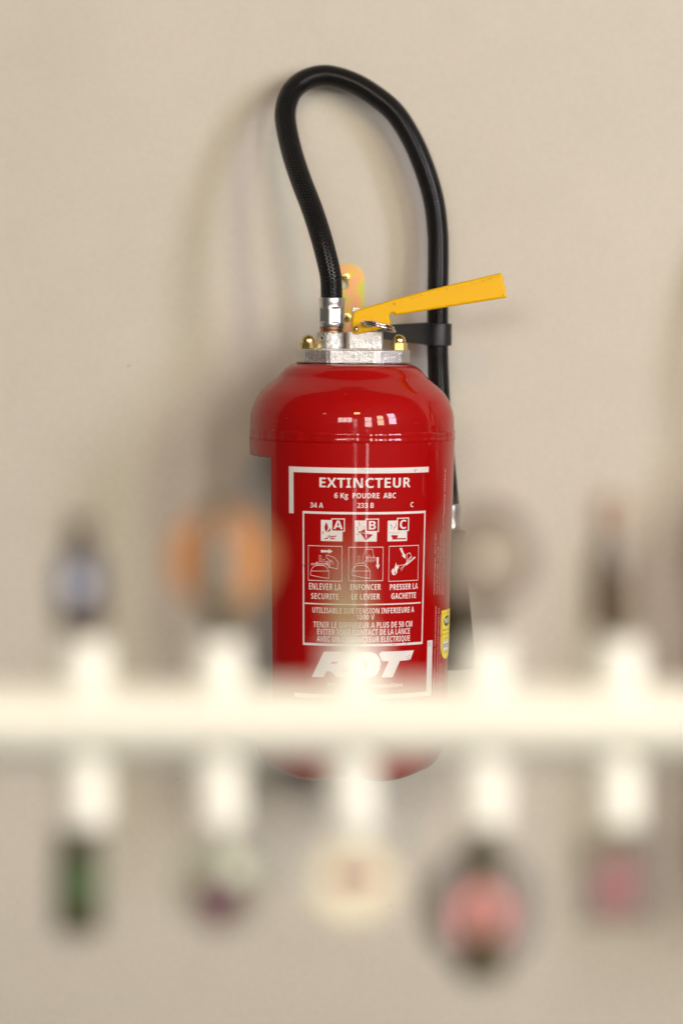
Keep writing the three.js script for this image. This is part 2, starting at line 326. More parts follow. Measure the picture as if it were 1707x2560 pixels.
  // upright small print
  vtext('TEMPERATURES LIMITES  : -20°C et +50°C', 1085, 1487, 1333, 5.6); vtext('AGENT PROPULSEUR : 110 g. CO²', 1091.7, 1487, 1365, 5.6); vtext('CERTIFIE TRANSPORT AVEC SON SUPPORT', 1097.4, 1487, 1332, 5.6);
  vtext('CERTIFICATION N°  PR 131 155  REFERENCE : 2Y6 PPL', 1103, 1487, 1285, 5.6); vtext('AGENT EXTINCTEUR : 6 kg POUDRE P11 24', 1107.5, 1487, 1328, 5.6); vtext('PRODUCTEUR : S.A.D.E.R N° 07', 1109.7, 1287, 1172, 6.5);
  vtext('RECHARGER APRES UTILISATION, VERIFIER PERIODIQUEMENT', 1084, 1738, 1515, 5.8); vtext('UTILISER POUR L\'ENTRETIEN OU LE RECHARGEMENT QUE', 1090.7, 1738, 1520, 5.8); vtext('PRODUITS ET PIECES DE RECHANGE CONFORMES', 1096.3, 1738, 1538, 5.8); vtext('MODELE CERTIFIE', 1101, 1738, 1658, 5.8);
  // scratches through the print
  const scr = (a, b, n, sx, sy, c) => { for (let i = 0; i < n; i++) { const u = a + (rnd() - 0.5) * sx, v = b + (rnd() - 0.5) * sy; line([[u, v], [u + (rnd() - 0.5) * 5, v + (rnd() - 0.2) * 4]], 0.7 + rnd() * 0.9, c); } };
  scr(1037, 1174, 4, 4, 8, '#7a4528'); scr(915, 1173, 26, 50, 9, '#bdb3ad'); scr(900, 1207, 22, 60, 20, '#b9837c'); scr(1040, 1478, 10, 10, 34, '#a30a0c'); scr(1053, 1490, 7, 5, 24, '#6a1418'); scr(1018, 1644, 9, 10, 14, '#6c4a4c'); scr(1073, 1611, 9, 8, 12, '#5a2a2c');
  scr(759, 1416, 6, 6, 12, '#7a0c0e'); scr(1005, 1608, 5, 60, 6, '#a0191b'); scr(1041, 1446, 3, 8, 8, '#a30a0c'); scr(905, 1135, 16, 40, 40, '#7c1212');
  // chipped paint beside the side opening
  poly([[634, 1115], [638, 1124], [644, 1135], [632, 1135], [636, 1128]], '#6d4a34'); line([[619, 1129], [640, 1135], [672, 1142]], 2.2, '#5c3d2a');
}
const printTex = paintCanvas(LW, LH, drawPrint);
printTex.wrapS = printTex.wrapT = THREE.ClampToEdgeWrapping;
const shellPaint = paintOf(printTex);
const [shellGeo, rimGeo] = shellGeometry();
const shell = add('body_shell', shellGeo, shellPaint, ext);
shell.userData.label = 'red printed sleeve with white instructions and a side opening';
add('cut_edge', rimGeo, new THREE.MeshStandardMaterial({ color: lin(0.09, 0.045, 0.03), roughness: 0.7 }), shell);
lathe([[1, 1895], [150, 1890], [180, 1870], [184, 1840], [184, 1120], [170, 1085], [1, 1080]], redPaint, 'inner_tank', ext, 64);

// yellow certification sticker, wrapped round the shell
{
  const W = 256, H = 1024;
  const tex = paintCanvas(W, H, (x) => {
    x.fillStyle = '#f2df12'; x.fillRect(0, 0, W, H); x.strokeStyle = '#4d4712'; x.lineWidth = 5;
    x.strokeRect(22, 70, W - 44, H); x.fillStyle = '#2c2c2a'; x.beginPath(); x.ellipse(128, 235, 78, 112, 0, 0, 7); x.fill();
    x.fillStyle = '#f4f0e4'; x.font = 'bold 120px sans-serif'; x.textAlign = 'center'; x.save(); x.translate(128, 280); x.scale(0.8, 1.2); x.fillText('NF', 0, 0); x.restore();
    x.fillStyle = '#5c5614'; x.font = '52px sans-serif'; x.save(); x.scale(1, 1.35); x.fillText('Matériel', 128, 325); x.fillText('d\'incendie', 128, 390); x.fillText('Certifié', 128, 455); x.restore();
    x.fillStyle = '#f2f0ea'; x.fillRect(44, 650, 168, 190); x.strokeRect(44, 650, 168, 190); x.fillStyle = '#26292c'; x.font = 'bold 74px sans-serif'; x.save(); x.translate(128, 790); x.scale(0.9, 1.7); x.fillText('9707', 0, 0); x.restore();
    x.fillStyle = '#5c5614'; x.font = '40px sans-serif'; x.fillText('CNMIS', 128, 895);
  });
  const th0 = 64.5, th1 = 84.5, n = 16, m = 40, pos = [], uv = [], idx = [];
  const yTop = L(1100, 1515, 0).y - S * 2, yBot = L(1112, 1640, 0).y;
  for (let j = 0; j <= m; j++) for (let i = 0; i <= n; i++) {
    const u = i / n, v = j / m; let w = 1; if (v > 0.72) w = Math.sqrt(Math.max(0, 1 - ((v - 0.72) / 0.28) ** 2)); w = Math.max(w, 0.02);
    const uu = 0.5 + (u - 0.5) * w, y = yTop + (yBot - yTop) * v, th = (th0 + (th1 - th0) * uu) * Math.PI / 180;
    const py2 = 1096 + (yT - y) / (yT - yB) * 704, r = (R_AT(py2) + 0.9) * S;
    pos.push(Math.sin(th) * r, y, Math.cos(th) * r); uv.push(uu, 1 - v);
  }
  for (let j = 0; j < m; j++) for (let i = 0; i < n; i++) { const a = j * (n + 1) + i; idx.push(a, a + n + 1, a + n + 2, a, a + n + 2, a + 1); }
  const g = new THREE.BufferGeometry(); g.setAttribute('position', new THREE.Float32BufferAttribute(pos, 3)); g.setAttribute('uv', new THREE.Float32BufferAttribute(uv, 2)); g.setIndex(idx); g.computeVertexNormals();
  const s = add('certification_sticker', g, new THREE.MeshPhysicalMaterial({ map: tex, roughness: 0.5, clearcoat: 0.3, side: THREE.DoubleSide }), ext);
  s.userData.label = 'yellow certification sticker numbered 9707';
}

// --- valve flange and body
function plan(pts, h, y0, bevel, mat, name, parent) {                            // extrude a plan outline [x px, z px] upwards; y0 = lower py, h px tall
  const sh = new THREE.Shape(pts.map(([a, b]) => new THREE.Vector2(a * S, -b * S)));
  const g = new THREE.ExtrudeGeometry(sh, { depth: (h - 2 * bevel) * S, bevelEnabled: bevel > 0, bevelThickness: bevel * S, bevelSize: bevel * S, bevelOffset: -bevel * S, bevelSegments: 3, curveSegments: 10 });
  g.rotateX(-Math.PI / 2); g.translate(0, AX(y0) + bevel * S, 0);
  return add(name, g, mat, parent);
}
const VX = L(882, 890, 0).x / S;                                                 // valve centre, px from the axis
const FX = [[-141, 26], [-119, 62], [-104, 72], [-66, 96], [-56, 100], [56, 100], [68, 96], [104, 72], [120, 60], [141, 26]];
plan([...FX.map(([a, b]) => [a + VX, b]), ...FX.slice().reverse().map(([a, b]) => [a + VX, -b])], 34, 907, 3, castMetal, 'valve_flange', ext);
lathe([[1, 906], [118, 906], [120, 914], [128, 918], [1, 919]], holeMat, 'gasket', ext, 64);
const valve = new THREE.Group(); 
function roundedRect(x0, x1, z0, z1, r, n = 6) { const o = []; for (const [cx, cz, a0] of [[x1 - r, z1 - r, 0], [x0 + r, z1 - r, 90], [x0 + r, z0 + r, 180], [x1 - r, z0 + r, 270]]) for (let k = 0; k <= n; k++) { const a = (a0 + 90 * k / n) * Math.PI / 180; o.push([cx + Math.cos(a) * r, cz + Math.sin(a) * r]); } return o; }
const vb = (px) => L(px, 850, 0).x / S;
plan(roundedRect(vb(867), vb(957), -34, 32, 9), 46, 874, 3, castMetal, 'valve_block', ext);
const circ = (cx, cz, r, n = 40) => Array.from({ length: n }, (_, k) => [cx + r * Math.cos(k / n * 6.2832), cz + r * Math.sin(k / n * 6.2832)]);
plan(circ(vb(828.5), 0, 36), 44, 874, 3, castMetal, 'valve_boss', ext);
// foot fillet under block and boss
plan(roundedRect(vb(786), vb(965), -42, 41, 22), 7, 877, 3, castMetal, 'valve_foot', ext);
// lug that carries the lever, between its cheeks
{
  const sh = new THREE.Shape(); const a = L(878, 842, 0), c = L(901, 778, 0), top = L(889, 767, 0).y;
  sh.moveTo(a.x, a.y); sh.lineTo(L(932, 842, 0).x, a.y); sh.lineTo(L(926, 812, 0).x, L(926, 812, 0).y); sh.lineTo(c.x, c.y); sh.quadraticCurveTo(c.x, top, (a.x + c.x) / 2, top); sh.quadraticCurveTo(a.x, top, a.x, c.y); sh.closePath();
  const g = new THREE.ExtrudeGeometry(sh, { depth: 18 * S, bevelEnabled: true, bevelSize: 2 * S, bevelThickness: 2 * S, bevelSegments: 2, bevelOffset: -2 * S }); g.translate(0, 0, -9 * S);
  add('lever_lug', g, castMetal, ext);
}
// set screw in the boss
{
  const c = L(805.5, 845.5, 0.0115), n = new THREE.Group(); n.name = 'set_screw'; n.position.copy(c); n.rotation.y = -0.62; n.position.z = Math.sqrt(36 * 36 - 22 * 22) * S - 0.0002; ext.add(n);
  add('screw_ring', new THREE.TorusGeometry(4.6 * S, 1.5 * S, 8, 24), castMetal, n); add('socket', new THREE.CylinderGeometry(3.8 * S, 3.8 * S, 2.4 * S, 16).rotateX(Math.PI / 2), holeMat, n);
}
// cap nuts
function capNut(px, py, z, turn) {
  const g = new THREE.Group(); g.name = 'cap_nut'; g.position.copy(L(px, py, z)); ext.add(g);
  const hx = new THREE.CylinderGeometry(20.5 * S, 21 * S, 17 * S, 6).toNonIndexed(); hx.computeVertexNormals(); hx.rotateY(turn); hx.translate(0, 8.5 * S, 0);
  add('hex', hx, brass, g);
  add('cap', new THREE.LatheGeometry([[0.01, 38], [5, 37.3], [9, 35.4], [12.4, 32.4], [14.9, 28.4], [16.1, 24], [16.3, 19], [15.2, 17.6], [15.2, 16]].map(([r, y]) => new THREE.Vector2(r * S, y * S)).reverse(), 32), brass, g);
}
capNut(770, 874, 0, 0.22); capNut(997.5, 874, 0.004, 0.5);
// threaded copper collar and crimped ferrule
const HX = L(829, 780, 0).x;
function ring(profile, mat, name, seg = 48, flats) {
  const g = new THREE.LatheGeometry(profile.map(([r, y]) => new THREE.Vector2(r * S, AX(y))), seg);
  if (flats) { const p = g.attributes.position; for (let i = 0; i < p.count; i++) { const x = p.getX(i), y = p.getY(i), z = p.getZ(i), a = Math.atan2(x, z), r = Math.hypot(x, z), k = flats(a, y, r); p.setXYZ(i, x * k, y, z * k); } g.computeVertexNormals(); }
  g.translate(HX, 0, 0); return add(name, g, mat, ext);
}
ring([[20, 832], [29, 832], [30, 829], [29, 826], [26.5, 825], [26.5, 824], [29.5, 823], [30, 819.5], [28.5, 817], [20, 815]], copper, 'threaded_collar');
const fer = []; for (let y = 817; y >= 745; y -= 1.5) fer.push([32 - 1.5 * THREE.MathUtils.smoothstep(y, 811, 817) - 0.8 * Math.exp(-(((y - 764) / 6) ** 2)), y]);
fer.push([31, 744.4], [27, 744.4]);
ring(fer, satinMetal, 'ferrule', 144, (a, y, r) => {
  const t = THREE.MathUtils.smoothstep(y, AX(808), AX(803)) * (1 - THREE.MathUtils.smoothstep(y, AX(772), AX(766)));
  const seg6 = Math.PI / 3, d = ((a + 0.2) % seg6 + seg6) % seg6 - seg6 / 2, flat = 29.2 * S / Math.cos(d);
  return 1 + t * (Math.min(flat, r) / r - 1) ;
});
// --- hose
const hosePts = [[829, 752, 0], [828.5, 720, 0], [826, 688, 0], [807, 608, -0.004], [782, 528, -0.014], [752, 449, -0.030], [731, 385, -0.045], [716.5, 321, -0.06], [713, 285, -0.068], [718, 254, -0.074], [732, 225, -0.08], [763, 200, -0.086], [812, 188.5, -0.089], [878, 205, -0.089], [937, 239, -0.088], [986, 281, -0.087], [1029, 348, -0.086], [1062, 426, -0.085], [1084, 503, -0.085], [1093.5, 580, -0.085], [1095, 640, -0.084], [1094, 720, -0.082], [1093.5, 800, -0.081], [1093.5, 870, -0.081], [1095, 930, -0.081], [1099, 1010, -0.080], [1106, 1100, -0.078], [1114, 1190, -0.077], [1122, 1268, -0.076]].map(([a, b, c]) => L(a, b, c));
const hoseCurve = new THREE.CatmullRomCurve3(hosePts, false, 'centripetal');
const braid = dataTex(256, (u, v) => {
  // rows of short knitted ribs pressed into the rubber
  const col = u * 8, row = v * 8, c = Math.floor(col), fx = col - c - 0.5, fy = (row + (c % 2) * 0.5) % 1 - 0.5;
  const lean = (c % 2 ? 0.35 : -0.35), e = ((fy - lean * fx) / 0.36) ** 2 + (fx / 0.46) ** 2;
  return 0.25 + 0.75 * Math.max(0, 1 - e) ** 0.6 * (0.9 + 0.1 * vnoise(u * 32, v * 32, 32));
});
{
  const g = new THREE.TubeGeometry(hoseCurve, 420, 27 * S, 40, false), uv = g.attributes.uv, len = hoseCurve.getLength();
  for (let i = 0; i < uv.count; i++) uv.setXY(i, uv.getY(i) * 2.5, uv.getX(i) * len / (27 * S * 2 * Math.PI) * 2.5);
  const m = new THREE.MeshPhysicalMaterial({ color: lin(0.004, 0.0037, 0.004), roughness: 0.26, bumpMap: braid, bumpScale: 0.0022, specularIntensity: 0.6 });
  const h = add('hose', g, m, ext);
  h.userData.label = 'black braided rubber hose looped above the valve';
}
// --- discharge horn at the hose's end
{
  const a = L(1121, 1262, -0.076), b = L(1151, 1684, -0.070), dir = b.clone().sub(a), len = dir.length() / S; dir.normalize();
  const q = new THREE.Quaternion().setFromUnitVectors(new THREE.Vector3(0, -1, 0), dir);
  const turned = (pr, name, mat, parent) => { const g = new THREE.LatheGeometry(pr.map(([r, y]) => new THREE.Vector2(r * S, -y * S)), 48); g.applyQuaternion(q); g.translate(a.x, a.y, a.z); return add(name, g, mat, parent); };
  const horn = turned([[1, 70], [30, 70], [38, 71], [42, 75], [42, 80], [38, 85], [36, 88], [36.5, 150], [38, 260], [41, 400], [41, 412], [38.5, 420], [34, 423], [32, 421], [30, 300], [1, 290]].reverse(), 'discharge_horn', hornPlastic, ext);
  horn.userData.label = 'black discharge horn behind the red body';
  turned([[24, 0], [31, 0], [31.5, 6], [31, 26], [28.5, 31], [28.5, 56], [29.5, 58], [29.5, 70], [20, 71]].reverse(), 'horn_ferrule', satinMetal, ext);
}
// --- hose clip: ring round the hose and an arm back to the valve
{
  const c = L(1094.5, 835, -0.081), g0 = new THREE.LatheGeometry([[27.5, 0], [33, 0], [35, 2], [35, 55], [33, 57], [27.5, 57], [27.5, 0]].map(([r, y]) => new THREE.Vector2(r * S, y * S)), 40);
  g0.translate(c.x, L(1094, 864, -0.081).y, c.z);
  const clip = add('hose_clip', g0, blackPlastic, ext);
  // arm: a tapering bar from the valve block to the clip
  const n0 = [[L(950, 813, -0.012), L(950, 846, -0.012)], [L(1070, 806, -0.073), L(1070, 863, -0.073)]];
  const pos = [], idx = [], T = 9 * S, d = new THREE.Vector3(n0[1][0].x - n0[0][0].x, 0, n0[1][0].z - n0[0][0].z).normalize(), nn = new THREE.Vector3(-d.z, 0, d.x);
  for (const [t, b] of n0) for (const [p, s] of [[t, 1], [t, -1], [b, -1], [b, 1]]) { const v = p.clone().addScaledVector(nn, s * T); pos.push(v.x, v.y, v.z); }
  for (let k = 0; k < 4; k++) { const a = k, b = (k + 1) % 4; idx.push(a, b, b + 4, a, b + 4, a + 4); } idx.push(0, 2, 1, 0, 3, 2, 4, 5, 6, 4, 6, 7);
  let g = new THREE.BufferGeometry(); g.setAttribute('position', new THREE.Float32BufferAttribute(pos, 3)); g.setIndex(idx); g = g.toNonIndexed(); g.computeVertexNormals();
  add('clip_arm', g, blackPlastic, clip);
}
// --- lever: pressed yellow channel
const wornEdge = paintCanvas(1024, 512, (x) => {                                   // mapped over the lever's side, 400 x 200 source px from (870, 850)
  x.fillStyle = '#dca800'; x.fillRect(0, 0, 1024, 512);
  const K = 1024 / 400, X = (px) => (px - 870) * K, Y = (py) => (py - 650) * K;
  const blot = (px, py, w, h, c) => { x.fillStyle = c; x.beginPath(); for (let k = 0; k < 9; k++) { const a = k / 9 * 6.283, q = 0.6 + rnd() * 0.6; x.lineTo(X(px) + Math.cos(a) * w * K * q, Y(py) + Math.sin(a) * h * K * q - Math.cos(a) * w * K * q * 0.24); } x.closePath(); x.fill(); };
  for (let i = 0; i < 34; i++) { const t = rnd(); blot(905 + t * 345, 773 - t * 89 + rnd() * 7, 0.5 + rnd() * 2.2, 0.4 + rnd() * 0.6, rnd() < 0.6 ? '#6a5410' : '#8f7414'); }
  blot(1112, 716, 14, 1.8, '#4a3c14'); blot(1090, 722, 7, 1.3, '#5a4812'); blot(1150, 708, 6, 1, '#6a5410'); blot(985, 761, 1.7, 1.5, '#3c3010'); blot(1052, 738, 2.2, 1, '#4a3c14');
  for (let i = 0; i < 14; i++) blot(1262 - rnd() * 4, 690 + rnd() * 50, 0.8 + rnd(), 1 + rnd() * 1.6, '#6a5410');
  for (let i = 0; i < 12; i++) { const t = rnd(); blot(990 + t * 270, 787 - t * 43, 0.6 + rnd() * 1.5, 0.6, '#7c6412'); }
  for (let i = 0; i < 30; i++) blot(880 + rnd() * 380, 690 + rnd() * 140, 0.3 + rnd() * 0.5, 0.3 + rnd() * 0.4, '#a5840c');
});
{ const a = L(870, 850, 0.013), b = L(1270, 650, 0.013); wornEdge.repeat.set(1 / (b.x - a.x), 1 / (b.y - a.y)); wornEdge.offset.set(-a.x / (b.x - a.x), -a.y / (b.y - a.y)); }
const yellow = new THREE.MeshPhysicalMaterial({ map: wornEdge, roughness: 0.45, specularIntensity: 0.2, clearcoat: 0.15, clearcoatRoughness: 0.2 });
{
  const ZL = 0.006, q = (a, b) => { const v = L(a, b, ZL); return new THREE.Vector2(v.x, v.y); };
  const sh = new THREE.Shape(); const M = (a, b) => sh.lineTo(q(a, b).x, q(a, b).y), Q = (a, b, c, d) => { const u = q(a, b), w = q(c, d); sh.quadraticCurveTo(u.x, u.y, w.x, w.y); };
  sh.moveTo(q(877, 822).x, q(877, 822).y); Q(877.5, 836, 892, 836.5); M(934, 827.5); M(976, 817); M(976.5, 806); M(973.5, 791.5); Q(974, 783.5, 981, 783); Q(985, 783.5, 986, 789);
  M(1265, 744.6); M(1265, 736); M(1258, 700); Q(1255, 683, 1249, 682.5); M(1074.5, 724); M(985, 748); M(901, 772); Q(881, 777, 880, 788); sh.closePath();
  const Wd = 36 * S, bv = 7 * S;
  const outer = new THREE.ExtrudeGeometry(sh, { depth: Wd - 2 * bv, bevelEnabled: true, bevelThickness: bv, bevelSize: bv, bevelOffset: -bv, bevelSegments: 4, curveSegments: 6 }); outer.translate(0, 0, ZL - 16 * S + bv);
  const ish = new THREE.Shape(); const iq = (a, b) => { const v = q(a, b); return v; };
  [[860, 860], [870, 787], [903, 779], [985, 755], [1075, 731], [1250, 689], [1300, 690], [1300, 860]].forEach(([a, b], i) => { const v = iq(a, b); i ? ish.lineTo(v.x, v.y) : ish.moveTo(v.x, v.y); }); ish.closePath();
  const inner = new THREE.ExtrudeGeometry(ish, { depth: Wd - 9 * S, bevelEnabled: false }); inner.translate(0, 0, ZL - 16 * S + 4.5 * S);
  const ev = new Evaluator(); ev.useGroups = false; ev.attributes = ['position', 'normal', 'uv'];
  const A = new Brush(outer), B = new Brush(inner); A.updateMatrixWorld(); B.updateMatrixWorld();
  const r = ev.evaluate(A, B, SUBTRACTION);
  const lever = add('lever', r.geometry, yellow, ext); lever.userData.label = 'yellow painted metal squeeze lever';
  const zf = ZL + 20 * S;
  const rv = L(889.5, 823, zf); const rg = new THREE.LatheGeometry([[0.01, 4], [3, 3.4], [5, 2], [6.2, 0]].map(([a, b]) => new THREE.Vector2(a * S, b * S)).reverse(), 24); rg.rotateX(Math.PI / 2); rg.translate(rv.x, rv.y, zf);
  add('rivet', rg, brass, lever);
  add('rivet_washer', new THREE.TorusGeometry(6.4 * S, 1.4 * S, 8, 24).translate(rv.x, rv.y, zf), castMetal, lever);
  // safety pin with a double pull ring
  const pc = L(938, 801, zf), pin = new THREE.CylinderGeometry(4.2 * S, 4.2 * S, 62 * S, 16); pin.rotateX(Math.PI / 2); pin.translate(pc.x, pc.y, ZL - 2 * S); 
  const pinM = add('safety_pin', pin, copper, ext);
  for (const [dx, dy, t] of [[0, 0, 0], [3, -5, 0.05]]) {
    const c = L(944 + dx, 813 - dy, zf + 0.002), g = new THREE.TorusGeometry(40 * S, 3.7 * S, 12, 64); g.rotateX(Math.PI / 2 - 0.13 + t); g.rotateZ(-0.19 - t); g.translate(c.x, c.y, zf + 0.011);
    add('pull_ring', g, brightSteel, pinM);
  }
}
ext.traverse((o) => { if (o.isMesh) { o.castShadow = o.receiveShadow = true; } });

// ---------------------------------------------------------------- wall bracket (zinc plate, iridescent)
{
  const br = new THREE.Group(); br.name = 'wall_bracket'; scene.add(br);
  const zb = Z_WALL + 0.0005, o = P(864, 880, zb); br.position.copy(o);
  tag(br, 'iridescent yellow zinc bracket plate screwed to the wall behind the valve', 'bracket');
  const q = (a, b, z = zb) => P(a, b, z).sub(o);
  const sh = new THREE.Shape(), pt = (a, b) => { const v = q(a, b); return new THREE.Vector2(v.x, v.y); };
  const put = (a, b, f = 'lineTo') => { const v = pt(a, b); sh[f](v.x, v.y); };
  put(910.5, 900, 'moveTo'); put(910.5, 688); { const c = pt(903, 674), d = pt(893, 666), e = pt(880, 659), f = pt(864, 659); sh.quadraticCurveTo(c.x, c.y, d.x, d.y); sh.quadraticCurveTo(e.x, e.y, f.x, f.y); const g1 = pt(848, 659), h = pt(835, 666), i = pt(825, 674), j = pt(817.5, 688); sh.quadraticCurveTo(g1.x, g1.y, h.x, h.y); sh.quadraticCurveTo(i.x, i.y, j.x, j.y); } put(817.5, 900); sh.closePath();
  const slot = new THREE.Path(), s0 = pt(862, 712); slot.absellipse(s0.x, s0.y, 8.5 * S, 10 * S, 0, Math.PI * 2); sh.holes.push(slot);
  const slot2 = new THREE.Path(), s1 = pt(863, 694); slot2.absellipse(s1.x, s1.y, 5 * S, 5 * S, 0, Math.PI * 2); sh.holes.push(slot2);
  const g = new THREE.ExtrudeGeometry(sh, { depth: 0.0016, bevelEnabled: true, bevelSize: 0.0004, bevelThickness: 0.0004, bevelOffset: -0.0004, bevelSegments: 2, curveSegments: 12 });
  // yellow chromate: bands of gold, pink and green across the plate
  const irid = dataTex(256, (u, v) => {
    const t = 2.4 * vnoise(u * 9 + 1.3, v * 6 + 4, 0) + 1.1 * vnoise(u * 11, v * 11 + 2, 0) + 0.35 * vnoise(u * 30, v * 30, 0);
    const pal = [[0.80, 0.66, 0.30], [0.84, 0.60, 0.46], [0.86, 0.58, 0.52], [0.82, 0.64, 0.36], [0.62, 0.73, 0.27], [0.78, 0.68, 0.26], [0.84, 0.61, 0.45]];
    const f = ((t * 2.6) % 7 + 7) % 7, i = Math.floor(f), k = f - i, a = pal[i], b = pal[(i + 1) % 7]; return a.map((c, n) => c + (b[n] - c) * k);
  }, true);
  irid.repeat.set(9, 9);
  const zinc = new THREE.MeshStandardMaterial({ map: irid, metalness: 0.35, roughness: 0.4 });
  add('plate', g, zinc, br);
  function wallScrew(px, py, r) {
    const c = q(px, py, zb + 0.002), sc = new THREE.Group(); sc.name = 'screw'; sc.position.set(c.x, c.y, 0.0022); br.add(sc);
    const head = new THREE.LatheGeometry([[0.01, 0.0], [0.01, 3.2], [6, 3], [9.3, 2.5], [10, 1.6], [10, -0.6]].slice(1).map(([a, b]) => new THREE.Vector2(a * r / 10 * S, b * S)).reverse(), 28); head.rotateX(Math.PI / 2); add('head', head, brass, sc);
    for (const t of [0.5, 0.5 + Math.PI / 2]) add('cross_slot', new THREE.BoxGeometry(r * 1.15 * S, r * 0.34 * S, 1.2 * S).rotateZ(t).translate(0, 0, (t > 1 ? 2.75 : 2.9) * S), holeMat, sc);
  }
  wallScrew(863.5, 692.5, 10.5); wallScrew(867, 794, 11.5);
  // hook that reaches out under the valve
  const hk = new THREE.BoxGeometry(60 * S, 3.2 * S, 0.078); hk.translate(0, q(864, 868).y, 0.041); add('hook', hk, zinc, br);
}

// ---------------------------------------------------------------- the white rail with badges, far out of focus in front
const ZF = DIST * Math.cos(PITCH) - 1.71, SF = 1.71 / FPX;                       // its plane and metres per pixel there
const whitePaint = new THREE.MeshPhysicalMaterial({ color: lin(0.72, 0.715, 0.645), roughness: 0.35, clearcoat: 0.4, clearcoatRoughness: 0.15 });
const dimmedWhitePaint = new THREE.MeshPhysicalMaterial({ color: lin(0.60, 0.595, 0.52), roughness: 0.4, clearcoat: 0.2, clearcoatRoughness: 0.2 });  // same white paint as the posts; light level put into this darker, creamier colour
const F = (px, py, dz = 0) => P(px, py, ZF + dz);
const POSTS = [213, 546, 880, 1211, 1545];
{
  const rack = new THREE.Group(); rack.name = 'badge_rack'; scene.add(rack);
  const o = F(893, 1806); rack.position.copy(o);
  tag(rack, 'blurred white tubular rail with five upright posts in front of the extinguisher', 'rack');
  const rl = 2400 * SF, rail = new THREE.CapsuleGeometry(100 * SF, rl, 8, 40); rail.rotateZ(Math.PI / 2); add('rail', rail, dimmedWhitePaint, rack);
  for (const x of POSTS) {
    const t = F(x, 1598).sub(o), b = F(x, 2062).sub(o), h = t.y - b.y, r = 64 * SF, c = 5 * SF;
    const g = new THREE.LatheGeometry([[0.0001, -h / 2], [r - c, -h / 2], [r, -h / 2 + c], [r, h / 2 - c], [r - c, h / 2], [0.0001, h / 2]].map(([a, y]) => new THREE.Vector2(a, y)), 40);
    g.translate(t.x, (t.y + b.y) / 2, 0); add('post', g, whitePaint, rack);
  }
}
// small bottles and round badges standing on and hanging from the posts
const gloss = (r, g, b, rough = 0.3) => new THREE.MeshPhysicalMaterial({ color: lin(r, g, b), roughness: rough, clearcoat: 0.6, clearcoatRoughness: 0.1 });
const tint = (r, g, b) => new THREE.MeshPhysicalMaterial({ color: lin(r, g, b), transmission: 1, thickness: 0, roughness: 0.05, ior: 1.45 });
const brownGlass = gloss(0.055, 0.032, 0.010), oliveGlass = gloss(0.05, 0.045, 0.01), greenGlass = gloss(0.05, 0.11, 0.035);
function bottleLathe(r, h, neck, mat, name, parent, x, y, z, up = 1) {          // bottle silhouette, base at y
  const pr = [[0.001, 0], [r * 0.9, 0], [r, r * 0.12], [r, h * 0.52], [r * 0.9, h * 0.6], [neck * 1.05, h * 0.74], [neck, h * 0.8], [neck, h * 0.95], [neck * 1.2, h * 0.955], [neck * 1.2, h], [0.001, h]];
  const g = new THREE.LatheGeometry(pr.map(([a, b]) => new THREE.Vector2(a, b)), 32); g.translate(x, y, z); return add(name, g, mat, parent);
}
function band(r, y0, y1, mat, name, parent, x, z, r1 = r) { const h = Math.abs(y1 - y0), g = new THREE.CylinderGeometry(r1, r, h, 32, 1); g.translate(x, (y0 + y1) / 2, z); return add(name, g, mat, parent); }
function charm(name, px, py0, label, category, group) { const g = new THREE.Group(); g.name = numbered(name); g.position.copy(F(px, py0)); scene.add(g); tag(g, label, category, group); return g; }
const rel = (g, px, py) => F(px, py).sub(g.position);
function disc(g, px, py, r, mat, th = 3, sx = 1, sy = 1, name = 'disc') { const c = rel(g, px, py), e = new THREE.CylinderGeometry(r * SF, r * SF, th * 1e-3, 48); e.rotateX(Math.PI / 2); e.scale(sx, sy, 1); e.translate(c.x, c.y, 0); return add(name, e, mat, g); }
function stem(g, px, y0, y1, r, mat) { const a = rel(g, px, y0), b = rel(g, px, y1); const e = new THREE.CylinderGeometry(r * SF, r * SF, Math.abs(a.y - b.y), 20); e.translate(a.x, (a.y + b.y) / 2, 0); return add('stem', e, mat, g); }
// 1 standing: brown bottle with blue and white label
{
  const g = charm('bottle_figure', 222, 1598, 'little brown bottle with a blue and white oval label standing on an end post', 'bottle');
  const x = rel(g, 205, 1560); stem(g, 216, 1598, 1545, 26, brownGlass);
  bottleLathe(64 * SF, 275 * SF, 34 * SF, brownGlass, 'bottle', g, x.x, rel(g, 205, 1570).y, 0);
  disc(g, 203, 1450, 58, gloss(0.06, 0.07, 0.125), 24, 1, 1.25, 'label'); disc(g, 204, 1458, 23, gloss(0.6, 0.6, 0.62), 25.5, 1, 1.2, 'label_centre');
}
// 2 standing: orange disc with bottle
{
  const g = charm('round_badge', 556, 1598, 'round orange badge with a grey green bottle in its middle, standing on a post', 'badge');
  stem(g, 552, 1598, 1500, 24, oliveGlass); disc(g, 552, 1397, 128, gloss(0.36, 0.15, 0.04, 0.6), 3);
  const b = rel(g, 545, 1530); bottleLathe(42 * SF, 285 * SF, 24 * SF, gloss(0.055, 0.05, 0.022), 'bottle', g, b.x, b.y, 0.004); band(42.6 * SF, rel(g, 545, 1480).y, rel(g, 545, 1390).y, gloss(0.15, 0.155, 0.13), 'label', g, b.x, 0.004);
}
// 3 standing: slim olive bottle
{
  const g = charm('bottle_figure', 880, 1598, 'slim olive green bottle on the middle post in front of the printed instructions', 'bottle');
  const b = rel(g, 868, 1590); bottleLathe(36 * SF, 240 * SF, 17 * SF, gloss(0.13, 0.12, 0.045), 'bottle', g, b.x, rel(g, 868, 1598).y, 0); band(36.6 * SF, rel(g, 868, 1560).y, rel(g, 868, 1490).y, gloss(0.30, 0.28, 0.14), 'label', g, b.x, 0);
}
